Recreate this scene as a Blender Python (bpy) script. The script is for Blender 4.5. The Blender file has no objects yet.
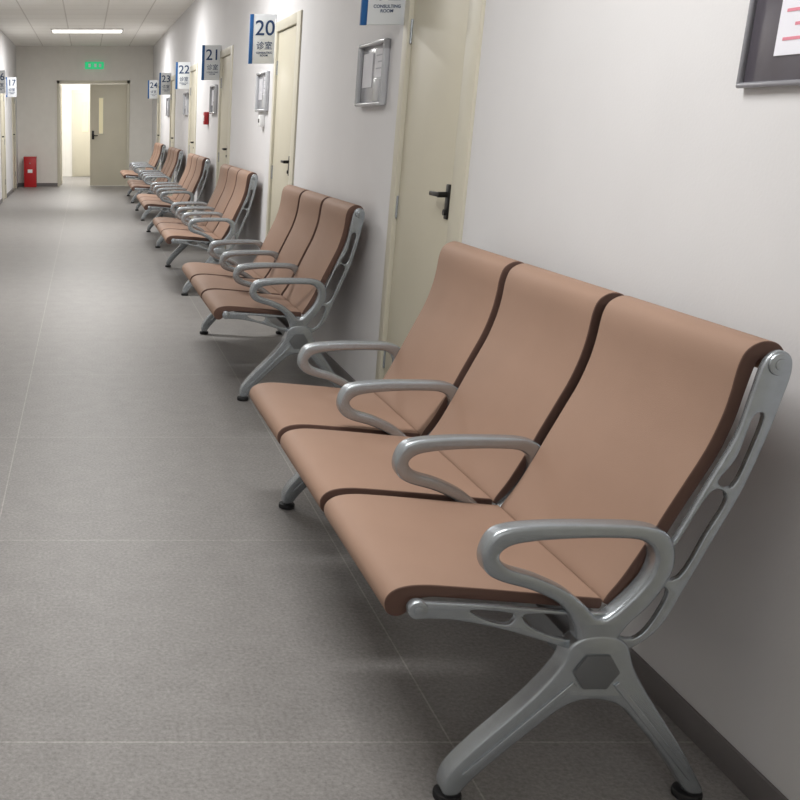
import bpy, bmesh, math
from mathutils import Vector, Matrix
H=1.38
XR=1.02*H      # right wall face
XL=-1.06*H     # left wall face
YF=16.0*H      # far wall face
YB=-3.0
ZC=2.08*H
scene=bpy.context.scene
try:
    scene.view_settings.view_transform='Standard'
    scene.view_settings.look='None'
except Exception as e: print(e)

def lin(c):
    out=[]
    for v in c:
        v/=255.0
        out.append(v/12.92 if v<=0.04045 else ((v+0.055)/1.055)**2.4)
    return (out[0],out[1],out[2],1)

def mat(name,rgb,rough=0.6,metal=0.0,var=0.0,vscale=8,bump=0.0,bscale=200,emit=None,estr=0,spec=0.5):
    m=bpy.data.materials.new(name); m.use_nodes=True
    nt=m.node_tree; b=nt.nodes['Principled BSDF']
    c=lin(rgb)
    b.inputs['Base Color'].default_value=c
    b.inputs['Roughness'].default_value=rough
    b.inputs['Metallic'].default_value=metal
    b.inputs['Specular IOR Level'].default_value=spec
    tc=nt.nodes.new('ShaderNodeTexCoord')
    if var>0:
        n=nt.nodes.new('ShaderNodeTexNoise'); n.inputs['Scale'].default_value=vscale; n.inputs['Detail'].default_value=6
        nt.links.new(tc.outputs['Object'],n.inputs['Vector'])
        r=nt.nodes.new('ShaderNodeValToRGB')
        r.color_ramp.elements[0].position=0.3; r.color_ramp.elements[1].position=0.7
        r.color_ramp.elements[0].color=tuple(max(0,x*(1-var)) for x in c[:3])+(1,)
        r.color_ramp.elements[1].color=tuple(min(1,x*(1+var)) for x in c[:3])+(1,)
        nt.links.new(n.outputs['Fac'],r.inputs['Fac']); nt.links.new(r.outputs['Color'],b.inputs['Base Color'])
    if bump>0:
        n=nt.nodes.new('ShaderNodeTexNoise'); n.inputs['Scale'].default_value=bscale; n.inputs['Detail'].default_value=3
        nt.links.new(tc.outputs['Object'],n.inputs['Vector'])
        bp=nt.nodes.new('ShaderNodeBump'); bp.inputs['Strength'].default_value=bump; bp.inputs['Distance'].default_value=0.002
        nt.links.new(n.outputs['Fac'],bp.inputs['Height']); nt.links.new(bp.outputs['Normal'],b.inputs['Normal'])
    if emit:
        b.inputs['Emission Color'].default_value=lin(emit); b.inputs['Emission Strength'].default_value=estr
    return m

M_wall=mat('wall_paint',(219,218,219),0.75,var=0.015,vscale=3,bump=0.15,bscale=120,spec=.3)
M_wallfar=mat('wall_paint_far',(224,221,214),0.7,var=0.02)
M_base=mat('baseboard_grey',(108,104,104),0.5,var=0.05)
M_door=mat('door_beige',(203,197,178),0.45,var=0.03,vscale=2)
M_frame=mat('door_frame_beige',(203,198,181),0.45,var=0.02)
M_gap=mat('door_gap',(70,62,52),0.8)
M_black=mat('black_metal',(28,27,28),0.35,metal=0.3)
M_brown=mat('bench_pu_brown',(154,126,109),0.62,var=0.03,vscale=5,bump=0.2,bscale=500,spec=.25)
M_brownedge=mat('bench_pu_edge',(96,72,63),0.6,var=0.05,spec=.3)
M_silver=mat('cast_aluminium',(170,176,181),0.26,metal=0.78,var=0.05,vscale=60,bump=0.3,bscale=600)
M_hub=mat('hub_cap_grey',(104,106,108),0.5,metal=0.3)
M_foot=mat('rubber_foot',(24,24,26),0.6)
M_beam=mat('steel_beam',(125,128,131),0.4,metal=0.5)
M_signw=mat('sign_white',(226,230,234),0.4)
M_signb=mat('sign_blue',(24,92,156),0.4)
M_text=mat('sign_text_blue',(22,58,104),0.5)
M_red=mat('red_paint',(176,24,30),0.4,var=0.04)
M_green=mat('exit_green',(20,150,95),0.4,emit=(30,190,120),estr=0.8)
M_white=mat('white_plastic',(235,235,235),0.4)
M_holder=mat('holder_frame_grey',(186,188,192),0.2,spec=0.8)
M_holderd=mat('holder_frame_dark',(132,132,138),0.25,spec=0.7)
M_holderin=mat('holder_inner',(84,80,88),0.15,var=0.15,vscale=6,spec=0.8)
M_holderw=mat('holder_inner_light',(172,172,177),0.2,var=0.12,vscale=8,spec=0.8)
M_paper=mat('paper',(232,232,240),0.7,var=0.02)
M_paper2=mat('paper_dull',(212,212,218),0.5,var=0.03)
M_pink=mat('pink_print',(222,140,156),0.7)
M_greyp=mat('grey_print',(170,172,180),0.7)
M_lamp=mat('lamp_diffuser',(255,255,255),0.5,emit=(255,252,242),estr=5.0)
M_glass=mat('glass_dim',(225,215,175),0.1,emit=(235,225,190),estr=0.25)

# floor
def floor_mat():
    m=bpy.data.materials.new('floor_vinyl_tile'); m.use_nodes=True; nt=m.node_tree; b=nt.nodes['Principled BSDF']
    tc=nt.nodes.new('ShaderNodeTexCoord'); mp=nt.nodes.new('ShaderNodeMapping')
    mp.inputs['Location'].default_value=(-0.84+11.5,-2.006+11.5,0)
    br=nt.nodes.new('ShaderNodeTexBrick'); br.offset=0; br.squash=1
    br.inputs['Scale'].default_value=1; br.inputs['Brick Width'].default_value=1.15; br.inputs['Row Height'].default_value=1.15
    br.inputs['Mortar Size'].default_value=0.0025; br.inputs['Mortar Smooth'].default_value=0.3
    br.inputs['Color1'].default_value=(0.975,0.975,0.975,1); br.inputs['Color2'].default_value=(1.025,1.025,1.025,1)
    br.inputs['Mortar'].default_value=(1.45,1.45,1.43,1)
    nt.links.new(tc.outputs['Object'],mp.inputs['Vector']); nt.links.new(mp.outputs['Vector'],br.inputs['Vector'])
    n=nt.nodes.new('ShaderNodeTexNoise'); n.inputs['Scale'].default_value=95; n.inputs['Detail'].default_value=6; n.inputs['Roughness'].default_value=.75
    n2=nt.nodes.new('ShaderNodeTexNoise'); n2.inputs['Scale'].default_value=9; n2.inputs['Detail'].default_value=8; n2.inputs['Roughness'].default_value=.7
    for q in (n,n2): nt.links.new(tc.outputs['Object'],q.inputs['Vector'])
    r=nt.nodes.new('ShaderNodeValToRGB'); c=lin((136,133,131))
    r.color_ramp.elements[0].position=.33; r.color_ramp.elements[1].position=.67
    r.color_ramp.elements[0].color=tuple(x*.72 for x in c[:3])+(1,); r.color_ramp.elements[1].color=tuple(x*1.28 for x in c[:3])+(1,)
    nt.links.new(n.outputs['Fac'],r.inputs['Fac'])
    r2=nt.nodes.new('ShaderNodeValToRGB'); r2.color_ramp.elements[0].position=.3; r2.color_ramp.elements[1].position=.7
    r2.color_ramp.elements[0].color=(.90,.90,.90,1); r2.color_ramp.elements[1].color=(1.08,1.08,1.08,1)
    nt.links.new(n2.outputs['Fac'],r2.inputs['Fac'])
    def mul(a,bb):
        x=nt.nodes.new('ShaderNodeVectorMath'); x.operation='MULTIPLY'
        nt.links.new(a,x.inputs[0]); nt.links.new(bb,x.inputs[1]); return x.outputs[0]
    o=mul(mul(r.outputs['Color'],r2.outputs['Color']),br.outputs['Color'])
    nt.links.new(o,b.inputs['Base Color']); b.inputs['Roughness'].default_value=0.46; b.inputs['Specular IOR Level'].default_value=0.4
    bp=nt.nodes.new('ShaderNodeBump'); bp.inputs['Strength'].default_value=.12; bp.inputs['Distance'].default_value=.002
    nt.links.new(n.outputs['Fac'],bp.inputs['Height']); nt.links.new(bp.outputs['Normal'],b.inputs['Normal'])
    return m
def ceil_mat():
    m=bpy.data.materials.new('ceiling_tile'); m.use_nodes=True; nt=m.node_tree; b=nt.nodes['Principled BSDF']
    tc=nt.nodes.new('ShaderNodeTexCoord')
    br=nt.nodes.new('ShaderNodeTexBrick'); br.offset=0
    br.inputs['Scale'].default_value=1; br.inputs['Brick Width'].default_value=0.6; br.inputs['Row Height'].default_value=0.6
    br.inputs['Mortar Size'].default_value=0.010
    mp=nt.nodes.new('ShaderNodeMapping'); mp.inputs['Location'].default_value=(6.3,6,0)
    br.inputs['Color1'].default_value=lin((248,247,242)); br.inputs['Color2'].default_value=lin((245,244,239)); br.inputs['Mortar'].default_value=lin((218,216,210))
    nt.links.new(tc.outputs['Object'],mp.inputs['Vector']); nt.links.new(mp.outputs['Vector'],br.inputs['Vector'])
    nt.links.new(br.outputs['Color'],b.inputs['Base Color']); b.inputs['Roughness'].default_value=.8
    return m
M_floor=floor_mat(); M_ceil=ceil_mat()

class Build:
    def __init__(s): s.bm=bmesh.new(); s.mats=[]
    def mi(s,m):
        if m not in s.mats: s.mats.append(m)
        return s.mats.index(m)
    def add_bm(s,b2,m,capm=None,capaxis=1):
        i=s.mi(m); j=s.mi(capm) if capm else i
        b2.normal_update()
        for f in b2.faces:
            f.material_index = j if (capm and abs(f.normal[capaxis])>0.6) else i
        me=bpy.data.meshes.new('t'); b2.to_mesh(me); b2.free()
        s.bm.from_mesh(me); bpy.data.meshes.remove(me)
    def box(s,lo,hi,m,bev=0.0,seg=2):
        b=bmesh.new(); bmesh.ops.create_cube(b,size=1)
        for v in b.verts:
            v.co=Vector([lo[k]+(v.co[k]+.5)*(hi[k]-lo[k]) for k in range(3)])
        if bev>0: bmesh.ops.bevel(b,geom=b.edges[:],offset=bev,segments=seg,affect='EDGES',profile=.5)
        s.add_bm(b,m)
    def cyl(s,c,r,h,axis,m,seg=28,bev=0.0,r2=None):
        b=bmesh.new(); bmesh.ops.create_cone(b,cap_ends=True,segments=seg,radius1=r,radius2=r if r2 is None else r2,depth=h)
        if bev>0:
            es=[e for e in b.edges if len(e.link_faces)==2 and any(len(f.verts)>4 for f in e.link_faces)]
            bmesh.ops.bevel(b,geom=es,offset=bev,segments=2,affect='EDGES',profile=.5)
        if axis=='y': R=Matrix.Rotation(math.pi/2,4,'X')
        elif axis=='x': R=Matrix.Rotation(math.pi/2,4,'Y')
        else: R=Matrix.Identity(4)
        bmesh.ops.transform(b,matrix=Matrix.Translation(c)@R,verts=b.verts)
        s.add_bm(b,m)
    def plate(s,outs,half,bev,y,m,capm=None):
        """2-D outlines (x,z), extruded along y"""
        cu=bpy.data.curves.new('c','CURVE'); cu.dimensions='2D'; cu.fill_mode='BOTH'
        for o in outs:
            sp=cu.splines.new('POLY'); sp.points.add(len(o)-1)
            for p,q in zip(sp.points,o): p.co=(q[0],q[1],0,1)
            sp.use_cyclic_u=True
        cu.extrude=half-bev; cu.bevel_depth=bev; cu.bevel_resolution=2; cu.offset=-bev
        ob=bpy.data.objects.new('tmpc',cu); scene.collection.objects.link(ob)
        bpy.context.view_layer.update()
        dg=bpy.context.evaluated_depsgraph_get()
        me=bpy.data.meshes.new_from_object(ob.evaluated_get(dg))
        b=bmesh.new(); b.from_mesh(me)
        bmesh.ops.remove_doubles(b,verts=b.verts,dist=1e-5)
        for v in b.verts: v.co=Vector((v.co.x,-v.co.z+y,v.co.y))
        bmesh.ops.recalc_face_normals(b,faces=b.faces)
        bpy.data.meshes.remove(me); bpy.data.objects.remove(ob); bpy.data.curves.remove(cu)
        s.add_bm(b,m,capm)
    def mesh(s,name):
        me=bpy.data.meshes.new(name); s.bm.to_mesh(me); s.bm.free()
        for m in s.mats: me.materials.append(m)
        for p in me.polygons: p.use_smooth=True
        me.set_sharp_from_angle(angle=math.radians(38))
        return me
    def obj(s,name,loc=(0,0,0),parent=None):
        o=bpy.data.objects.new(name,s.mesh(name)); scene.collection.objects.link(o); o.location=loc
        if parent: o.parent=parent
        return o
def cr(pts,n=5):
    out=[];N=len(pts)
    for i in range(N):
        p0,p1,p2,p3=[Vector(pts[(i+k-1)%N]) for k in range(4)]
        for j in range(n):
            t=j/n
            out.append(tuple(0.5*((2*p1)+(p2-p0)*t+(2*p0-5*p1+4*p2-p3)*t*t+(3*p1-p0-3*p2+p3)*t**3)))
    return out

# ---------------- bench ----------------
LEG=[(.744,.026),(.752,.076),(.800,.138),(.858,.200),(.915,.265),(.955,.325),(.968,.368),(1.0,.388),(1.05,.388),(1.083,.368),(1.102,.32),(1.137,.262),(1.180,.200),(1.228,.132),(1.272,.062),(1.290,.025),(1.260,.022),(1.228,.065),(1.180,.130),(1.125,.192),(1.085,.232),(1.03,.247),(.975,.232),(.908,.170),(.848,.110),(.800,.056),(.774,.022)]
ARM_O=[(.772,.560),(.786,.602),(.82,.620),(.90,.627),(1.0,.627),(1.085,.623),(1.130,.605),(1.150,.565),(1.147,.515),(1.116,.455),(1.078,.410),(1.062,.375),(1.06,.345),(.985,.345),(.982,.375),(.972,.410),(.940,.455),(.880,.487),(.815,.507),(.783,.527)]
ARM_I=[(.806,.560),(.824,.582),(.87,.592),(.94,.597),(1.02,.598),(1.082,.592),(1.110,.562),(1.104,.515),(1.069,.463),(1.024,.425),(.986,.457),(.945,.488),(.885,.516),(.830,.534)]
BR_O=[(.640,.440),(.650,.457),(.70,.456),(.80,.450),(.90,.442),(1.0,.434),(1.05,.436),(1.085,.465),(1.12,.53),(1.155,.60),(1.195,.70),(1.235,.80),(1.25,.88),(1.262,.945),(1.285,.968),(1.309,.958),(1.316,.925),(1.307,.87),(1.293,.80),(1.264,.69),(1.222,.58),(1.182,.475),(1.150,.40),(1.10,.355),(1.04,.340),(.97,.355),(.90,.378),(.82,.402),(.73,.420),(.66,.424)]
BR_H=[[(.765,.440),(.85,.433),(.845,.409),(.80,.418)],
      [(.875,.430),(.990,.422),(.980,.374),(.90,.396)],
      [(1.060,.390),(1.075,.430),(1.108,.485),(1.154,.480),(1.132,.410),(1.10,.375)],
      [(1.126,.515),(1.172,.510),(1.210,.60),(1.238,.675),(1.205,.69),(1.160,.590)],
      [(1.215,.71),(1.245,.70),(1.266,.765),(1.280,.84),(1.260,.84),(1.243,.76)]]
SEAT=[(.650,.426),(.632,.414),(.612,.418),(.602,.434),(.602,.454),(.615,.471),(.640,.481),(.68,.484),(.74,.480),(.85,.470),(.95,.460),(1.02,.454),(1.040,.450),(1.040,.430),(1.02,.429),(.95,.435),(.85,.444),(.74,.453),(.69,.456),(.665,.448)]
BACK=[(1.046,.440),(1.048,.456),(1.075,.500),(1.108,.567),(1.138,.635),(1.170,.705),(1.198,.768),(1.217,.83),(1.226,.88),(1.232,.935),(1.245,.966),(1.273,.981),(1.302,.975),(1.319,.952),(1.321,.920),(1.301,.918),(1.295,.940),(1.280,.950),(1.266,.938),(1.255,.885),(1.245,.826),(1.225,.758),(1.197,.695),(1.165,.625),(1.135,.556),(1.101,.490),(1.070,.440)]
PITCH=.549; L=3*PITCH
def bench_mesh():
    B=Build()
    leg=cr(LEG,4); ao=cr(ARM_O,5); ai=cr(ARM_I,5)
    for y in (0,L):
        sgn=-1 if y==0 else 1
        B.plate([leg],.023,.006,y,M_silver)
        # raised rib along the legs
        for (a,b_) in (((.783,.072),(.985,.285)),((1.07,.285),(1.258,.06))):
            d=(Vector(b_)-Vector(a)); nrm=Vector((-d.y,d.x)).normalized()*.006
            o=[tuple(Vector(a)+nrm),tuple(Vector(b_)+nrm),tuple(Vector(b_)-nrm),tuple(Vector(a)-nrm)]
            B.plate([o],.027,.002,y,M_silver)
        hexo=[(1.025+.047*math.cos(math.radians(60*k)),.312+.043*math.sin(math.radians(60*k))) for k in range(6)]
        B.plate([hexo],.004,.0015,y+sgn*.025,M_hub)
        for fx in (.762,1.272):
            B.cyl((fx,y,.009),.029,.018,'z',M_foot,bev=.004)
            B.cyl((fx,y,.024),.012,.02,'z',M_beam)
    br=cr(BR_O,4); bh=[cr(h,4) for h in BR_H]
    for k in range(4):
        y=k*PITCH
        B.plate([br]+bh,.007,.003,y,M_silver)
        B.plate([ao,ai],.021,.009,y,M_silver)
        for c,r in (((.660,.442),.020),((1.290,.943),.022)):
            B.cyl((c[0],y,c[1]),r,.022,'y',M_silver,bev=.004)
            B.cyl((c[0],y,c[1]),r*.5,.026,'y',M_silver,bev=.002)
    # main beam & rear tube
    B.box((.995,0,.292),(1.055,L,.350),M_beam,.006)
    B.cyl((.668,L/2,.440),.009,L,'y',M_beam)
    so=cr(SEAT,4); bo=cr(BACK,4)
    for k in range(3):
        yc=(k+.5)*PITCH
        B.plate([so],PITCH/2-.020,.004,yc,M_brown,M_brownedge)
        B.plate([bo],PITCH/2-.020,.004,yc,M_brown,M_brownedge)
        # under-seat pan stiffeners
        B.box((.72,yc-.16,.425),(1.03,yc-.13,.446),M_beam,.003)
        B.box((.72,yc+.13,.425),(1.03,yc+.16,.446),M_beam,.003)
    return B.mesh('waiting_bench')
bm_=bench_mesh()
BY=[1.313,3.572,5.87,8.16,10.44,12.7]
DX=[0.0,.04,.045,.045,.045,.04]
RZ=[.7,.4,.2,.2,0,.2]
for y,dx,rz in zip(BY,DX,RZ):
    o=bpy.data.objects.new('waiting_bench',bm_); scene.collection.objects.link(o)
    r=math.radians(rz)
    o.rotation_euler[2]=r
    px=1.025
    o.location=(dx+px-px*math.cos(r), y*H-px*math.sin(r),0)

# ---------------- shell ----------------
T=.2
def simple(name,lo,hi,m,bev=0):
    b=Build(); b.box(lo,hi,m,bev); return b.obj(name)
YE=YF+4
simple('floor',(XL-T,YB-T,-.1),(XR+T,YE,0),M_floor)
simple('ceiling',(XL-T,YB-T,ZC),(XR+T,YE,ZC+.1),M_ceil)
DP=2.29*H; D0=2.73*H; DW=.66*H; DH=1.50*H
doorsR=[D0+DP*k for k in range(-2,6) if D0+DP*k+DW<YF-.05 and D0+DP*k>YB]
LD0=12.85*H
doorsL=[LD0+2.0*H*k for k in range(-7,2) if LD0+2*H*k+DW<YF-.05]
def wall_with_doors(name,x0,x1,doors):
    y=YB-T
    for d in doors:
        simple(name,(x0,y,0),(x1,d,ZC),M_wall); simple(name,(x0,d,DH),(x1,d+DW,ZC),M_wall); y=d+DW
    simple(name,(x0,y,0),(x1,YF+T,ZC),M_wall)
wall_with_doors('wall_right',XR,XR+T,doorsR)
wall_with_doors('wall_left',XL-T,XL,doorsL)
simple('wall_back',(XL,YB-T,0),(XR,YB,ZC),M_wall)
def baseb(name,x0,x1,doors):
    b=Build(); y=YB
    for d in doors:
        b.box((x0,y,0),(x1,d,.07),M_base,.002); y=d+DW
    b.box((x0,y,0),(x1,YF,.07),M_base,.002)
    b.obj(name)
baseb('baseboard_right',XR-.010,XR,doorsR)
baseb('baseboard_left',XL,XL+.010,doorsL)
# door meshes (side: +1 right wall, -1 left)
def door_mesh(side):
    b=Build(); s=side
    def bx(a,c,y0,y1,z0,z1,m,bev=.003):
        x0,x1=sorted((a*s,c*s)); b.box((x0,y0,z0),(x1,y1,z1),m,bev)
    nw,fw,tw=.13,.07,.07
    bx(-.012,.16,.001,nw,0.001,DH-.001,M_frame); bx(-.012,.16,DW-fw,DW-.001,0.001,DH-.001,M_frame); bx(-.012,.16,nw-.005,DW-fw+.005,DH-tw,DH-.001,M_frame)
    bx(.05,.09,nw-.002,DW-fw+.002,0.002,DH-tw+.002,M_gap,0)
    bx(.006,.06,nw+.018,DW-fw-.006,.012,DH-tw-.006,M_door)
    # lever handle
    hy=nw+.07; hz=1.10
    bx(-.002,.008,hy-.018,hy+.018,hz-.095,hz+.04,M_black,.004)
    b.cyl((-.012*s,hy,hz),.011,.05,'x',M_black)
    bx(-.040,-.026,hy-.010,hy+.10,hz-.009,hz+.009,M_black,.005)
    b.cyl((.0*s,hy,hz-.068),.012,.02,'x',M_black)
    for z in (.3,1.0,1.75): b.cyl((.004*s,DW-fw-.004,z),.007,.1,'z',M_silver)
    return b.mesh('door')
dR=door_mesh(1); dL=door_mesh(-1); n=1
for d in doorsR:
    o=bpy.data.objects.new('door_%d'%n,dR); scene.collection.objects.link(o); o.location=(XR,d,0); n+=1
for d in doorsL:
    o=bpy.data.objects.new('door_%d'%n,dL); scene.collection.objects.link(o); o.location=(XL,d,0); n+=1

# blade signs
def sign(num,side,y):
    b=Build(); w=.195; z0,z1=1.785,2.13
    xw=XR if side>0 else XL
    x0,x1=(xw-w,xw) if side>0 else (xw,xw+w)
    b.box((x0,-.008,z0),(x1-.001,.008,z1),M_signw,.003)
    b.box((x0-.001,-.010,z0-.001),(x0+.026,.010,z1+.001),M_signb,.001)
    if side>0: b.box((x1-.010,-.016,z0+.03),(x1-.001,.016,z1-.03),M_white,.003)
    else: b.box((x0+.001,-.016,z0+.03),(x0+.010,.016,z1-.03),M_white,.003)
    o=b.obj('room_number_sign',(0,y,0))
    def txt(s,size,xc,z,nm):
        c=bpy.data.curves.new(nm,'FONT'); c.body=s; c.size=size; c.align_x='CENTER'; c.extrude=.0006
        c.offset=.001 if size>.1 else .0002
        c.materials.append(M_text)
        t=bpy.data.objects.new(nm,c); scene.collection.objects.link(t); t.parent=o
        t.location=(xc,-.0095,z); t.rotation_euler=(math.pi/2,0,0)
    xc=(x0+.026+x1)/2
    txt(num,.15,xc,z1-.145,'number'); txt('诊室',.06,xc,z0+.105,'label'); txt('CONSULTING\nROOM',.019,xc,z0+.07,'caption')
for k,nm in enumerate(['19','20','21','22','23','24']):
    sign(nm,1,3.41*H+DP*k)
for nm,y in (('15',9.95),('16',11.95),('17',13.85)): sign(nm,-1,y*H)

# notice holders on right wall
def holder_mesh(first):
    b=Build(); W=.505 if first else .46; z0,z1=1.445,1.745
    inner=M_holderin if first else M_holderw; fr=M_holderd if first else M_holder
    e=.012 if first else .020; dp=.020 if first else .034
    b.box((-.010,0.004,z0+.004),(-.001,W-.004,z1-.004),inner,.003)
    rr=.005 if first else .009
    for lo,hi in (((-dp,0,z0),(-.004,W,z0+e)),((-dp,0,z1-e),(-.004,W,z1)),((-dp,0,z0+.005),(-.004,e,z1-.005)),((-dp,W-e,z0+.005),(-.004,W,z1-.005))):
        b.box(lo,hi,fr,rr,3)
    if first:
        b.box((-.0135,.10,z0+.06),(-.0105,.405,z1-.02),M_paper)
        for i in range(7): b.box((-.0145,.13,z1-.05-.027*i),(-.0138,.385-.03*(i%2),z1-.044-.027*i),M_pink)
        b.cyl((-.016,.25,z1-.03),.006,.008,'x',M_red)
    else:
        b.box((-.0135,.04,z0+.04),(-.0105,.20,z1-.04),M_paper2)
        b.box((-.0135,.24,z0+.09),(-.0105,.41,z1-.05),M_paper2)
        b.box((-.028,.06,z0+.02),(-.0105,.17,z0+.13),M_holder,.006)
        for i in range(3): b.box((-.0145,.06,z1-.07-.03*i),(-.0138,.18-.03*(i%2),z1-.064-.03*i),M_greyp)
    return b.mesh('notice_holder')
hm=holder_mesh(True); hm2=holder_mesh(False)
for k in range(0,6):
    y=(1.635*H-.52)+2.28*H*k
    o=bpy.data.objects.new('notice_holder',hm if k==0 else hm2); scene.collection.objects.link(o); o.location=(XR,y,0)
# fire alarm call point
b=Build(); b.box((XR-.05,8.62*H,1.33),(XR-.001,8.62*H+.13,1.47),M_red,.008); b.box((XR-.056,8.62*H+.03,1.37),(XR-.049,8.62*H+.1,1.43),M_white,.002); b.obj('fire_alarm_call_point')
b=Build(); b.box((XR-.04,5.92*H,1.33),(XR-.001,5.92*H+.09,1.42),M_white,.006);b.box((XR-.045,5.92*H+.03,1.36),(XR-.038,5.92*H+.06,1.39),M_black,.002); b.obj('light_switch')

# far wall with opening
ox0,ox1,oz=-.445*H,.67*H,1.58*H
simple('wall_far',(XL-T,YF,0),(ox0,YF+T,ZC),M_wallfar); simple('wall_far',(ox1,YF,0),(XR+T,YF+T,ZC),M_wallfar); simple('wall_far',(ox0,YF,oz),(ox1,YF+T,ZC),M_wallfar)
b=Build(); b.box((XL,YF-.012,0),(ox0-.0,YF,.07),M_base); b.box((ox1,YF-.012,0),(XR,YF,.07),M_base); b.obj('baseboard_far')
b=Build()
b.box((ox0,YF-.02,0),(ox0+.06,YF+T,oz),M_frame,.003); b.box((ox1-.06,YF-.02,0),(ox1,YF+T,oz),M_frame,.003); b.box((ox0,YF-.02,oz-.06),(ox1,YF+T,oz),M_frame,.003)
b.obj('trim_1')
b=Build(); lw=.78
b.box((-lw,0,.01),(0,.045,oz-.07),M_door,.003)
b.box((-lw+.17,-.004,1.08),(-lw+.30,.0,1.85),M_frame,.001); b.box((-lw+.19,-.006,1.10),(-lw+.28,-.003,1.83),M_glass)
b.box((-lw+.04,-.012,.98),(-lw+.09,0,1.16),M_black,.003); b.box((-lw+.05,-.05,1.05),(-lw+.17,-.035,1.07),M_black,.003); b.cyl((-lw+.06,-.025,1.06),.01,.05,'y',M_black)
o=b.obj('door_leaf',(ox1-.062,YF+.03,0)); o.rotation_euler[2]=math.radians(-6)
b=Build(); b.box((0,0,.01),(.62,.045,oz-.07),M_door,.003); b.box((.4,-.004,1.08),(.53,0,1.85),M_glass,.001)
o=b.obj('door_leaf',(ox0+.064,YF+T+.01,0)); o.rotation_euler[2]=math.radians(88)
# far room
simple('wall_far_room',(XL-T,YE-.1,0),(XR+T,YE,ZC),M_wallfar)
simple('wall_far_room_left',(XL-T,YF+T,0),(XL,YE-.1,ZC),M_wallfar); simple('wall_far_room_right',(XR,YF+T,0),(XR+T,YE-.1,ZC),M_wallfar)
b=Build(); 
b.box((-.35,YE-.135,.0),(.45,YE-.102,2.1),M_frame,.004); b.box((-.29,YE-.145,.02),(.39,YE-.130,2.04),M_door,.004); b.box((-.1,YE-.150,1.1),(.05,YE-.144,1.8),M_glass); b.obj('door_far_room')
# exit sign
b=Build(); b.box((-.02,YF-.03,2.41),(.37,YF-.001,2.55),M_green,.004)
for x in (.05,.17,.27): b.box((x,YF-.033,2.445),(x+.05,YF-.029,2.515),M_white)
b.obj('exit_sign')
# extinguisher box
b=Build(); x=-.86*H; b.box((x-.13,YF-.34,.0),(x+.13,YF-.08,.62),M_red,.01); b.box((x-.05,YF-.347,.30),(x+.05,YF-.339,.37),M_white,.001); b.box((x-.135,YF-.345,.60),(x+.135,YF-.075,.63),M_red,.006); b.cyl((x,YF-.35,.5),.012,.03,'y',M_silver)
b.obj('fire_extinguisher_box')

# ceiling lights
def panel(y,power,name='ceiling_light_panel'):
    b=Build(); b.box((-.60,-.30,ZC-.02),(.64,.30,ZC-.001),M_white,.003)
    for c in (-.15,.15): b.box((-.57,c-.10,ZC-.024),(.61,c+.10,ZC-.0195),M_lamp)
    o=b.obj(name,(0,y,0))
    l=bpy.data.lights.new('lamp','AREA'); l.shape='RECTANGLE'; l.size=1.15; l.size_y=.30; l.energy=power; l.color=(1,.993,.985)
    lo=bpy.data.objects.new('lamp',l); scene.collection.objects.link(lo); lo.parent=o; lo.location=(.02,0,ZC-.04)
for y,p in ((-2.2,30),(2.45,47),(7.75,60),(13.0,66),(18.3,76),(YF+2.2,95)): panel(y,p)

w=bpy.data.worlds.new('World'); scene.world=w; w.use_nodes=True
w.node_tree.nodes['Background'].inputs[0].default_value=(.8,.85,1,1); w.node_tree.nodes['Background'].inputs[1].default_value=.05

cam=bpy.data.cameras.new('camera'); co=bpy.data.objects.new('camera',cam); scene.collection.objects.link(co)
co.location=(0,0,H); co.rotation_euler=(math.radians(90-15.64),0,0)
cam.sensor_width=36; cam.lens=45; cam.shift_x=(400-86)/800; cam.clip_end=200; cam.clip_start=.05
scene.camera=co
